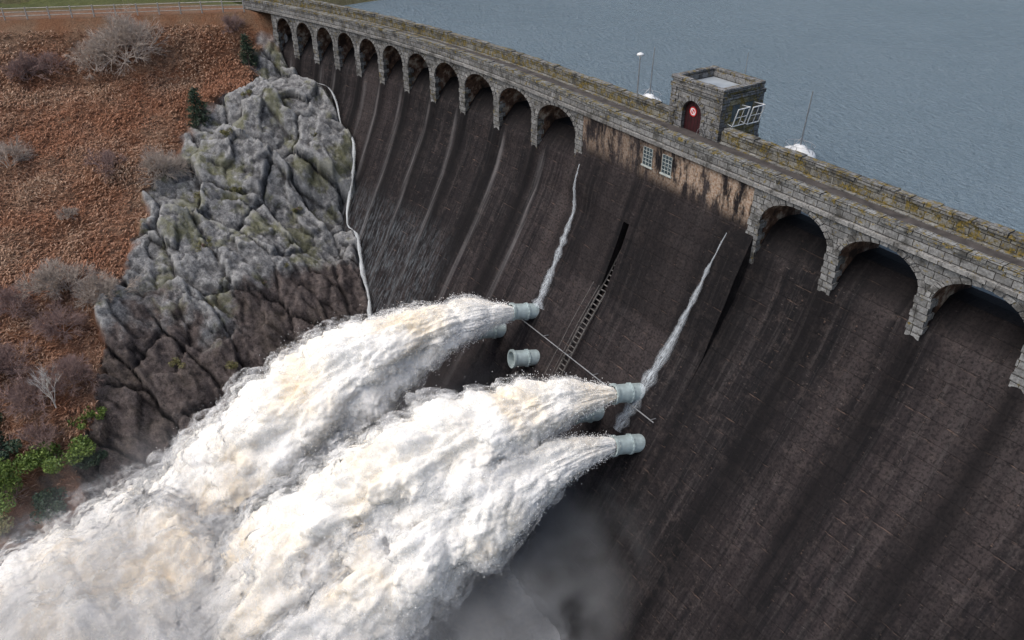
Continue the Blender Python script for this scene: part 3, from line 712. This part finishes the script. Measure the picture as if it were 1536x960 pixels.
def leak(path,w0,w1,seed,dens=.5,wig=.06,colr=(.66,.71,.75)):
    e=empty('water_stream');n=300;t=np.linspace(0,1,n);pa=np.array(path);ti=np.linspace(0,1,len(pa));c=np.stack([np.interp(t,ti,pa[:,i]) for i in range(3)],1)
    w=w0+(w1-w0)*t;w=w*(.4+1.2*fbm(t*22,t*0,0,3,seed+3));k=9;V=[]
    for j in range(k):
        f=(j/(k-1)-.5)*2;V.append(np.stack([c[:,0]+f*w+(fbm(t*20,t*0+seed,0,4,seed)-.5)*wig,c[:,1]-.04-.25*w*(1-f*f)+(fbm(t*30,t*0+f*2,seed,3,5)-.5)*.06,c[:,2]],1))
    V=np.stack(V,1).reshape(-1,3);uv=np.stack([np.repeat(np.arange(k)[None]/(k-1.),n,0).ravel(),np.repeat(t[:,None]*12,k,1).ravel()],1)
    fd=np.repeat((1-np.abs(np.linspace(-1,1,k))**1.5)[None],n,0)
    m=M('streaming_white_water',.8,.1);a=m.ramp(m.noise(m.coord('UV',(5,.9,1)),2.4,6,.8),[(dens-.12,0),(dens+.24,.9)]);a=m.math('MULTIPLY',a,m.attr('fade'));m.base(colr);m.alpha(a)
    mesh_np('stream',V,gridf(n,k),m.m,uv,dict(fade=fd),True,e)
def fpts(s0,s1,z0,z1,blk_=False,off=.12,n=24):
    o=[]
    for i in range(n):
        t=i/(n-1);s=s0+(s1-s0)*t;z=z0+(z1-z0)*t;y=(fy(s,z) if blk_ else float(np.interp(z,SPZ,SPY)))-off;o.append(tuple(float(a) for a in T(s,y,z)))
    return o
leak(fpts(.9,1.9,-3.2,-12.6,True,.15),.06,.6,3,.46)
leak(fpts(14.3,13.0,-3.,-15.5,True,.15),.03,.6,6,.46)
# stream along the abutment joint: follows the line where the rock meets the face
ab=[];zs_=np.arange(-4.2,-25,-.1)
for x in np.linspace(-37.,-14.,44):
    q=T(np.full(zs_.shape,x),np.interp(zs_,SPZ,SPY)-.3,zs_)
    zt=zland(q[0],q[1])[0];hit=np.nonzero(zs_<zt+.3)[0]
    if len(hit): i=hit[0];ab.append((float(q[0][i])+.25,float(q[1][i])-.05,float(zs_[i])+.15))
ab=np.array(ab)
for i in range(4): ab[1:-1]=(ab[:-2]+ab[1:-1]*2+ab[2:])/4
leak(ab.tolist(),.2,.65,8,.4,.4,(.84,.88,.9))
# ------------------------------------------------------------------ camera, light
cam=bpy.data.objects.new('camera',bpy.data.cameras.new('camera'));col.objects.link(cam);sc.camera=cam
cam.location=(41.6,-33.05,16.7);cam.rotation_euler=(math.radians(58),0,math.radians(56.4));cam.data.sensor_width=36;cam.data.lens=28.125;cam.data.clip_end=5000
w=bpy.data.worlds.new('World');sc.world=w;w.use_nodes=True;nt=w.node_tree;bg=nt.nodes['Background'];sky=nt.nodes.new('ShaderNodeTexSky');sky.sky_type='NISHITA';sky.sun_disc=False
sky.sun_elevation=math.radians(58);sky.sun_rotation=math.radians(200);sky.dust_density=4;sky.air_density=1.0
nt.links.new(sky.outputs[0],bg.inputs[0]);bg.inputs[1].default_value=.15
sl=bpy.data.lights.new('sun','SUN');sl.energy=2.2;sl.angle=math.radians(55);sl.color=(1,.98,.95);so=bpy.data.objects.new('sun',sl);col.objects.link(so)
az=math.radians(200);el=math.radians(58);dv=Vector((math.sin(az)*math.cos(el),math.cos(az)*math.cos(el),math.sin(el)));so.rotation_euler=dv.to_track_quat('Z','Y').to_euler()
sc.view_settings.view_transform='Standard';sc.view_settings.look='None';sc.view_settings.exposure=0
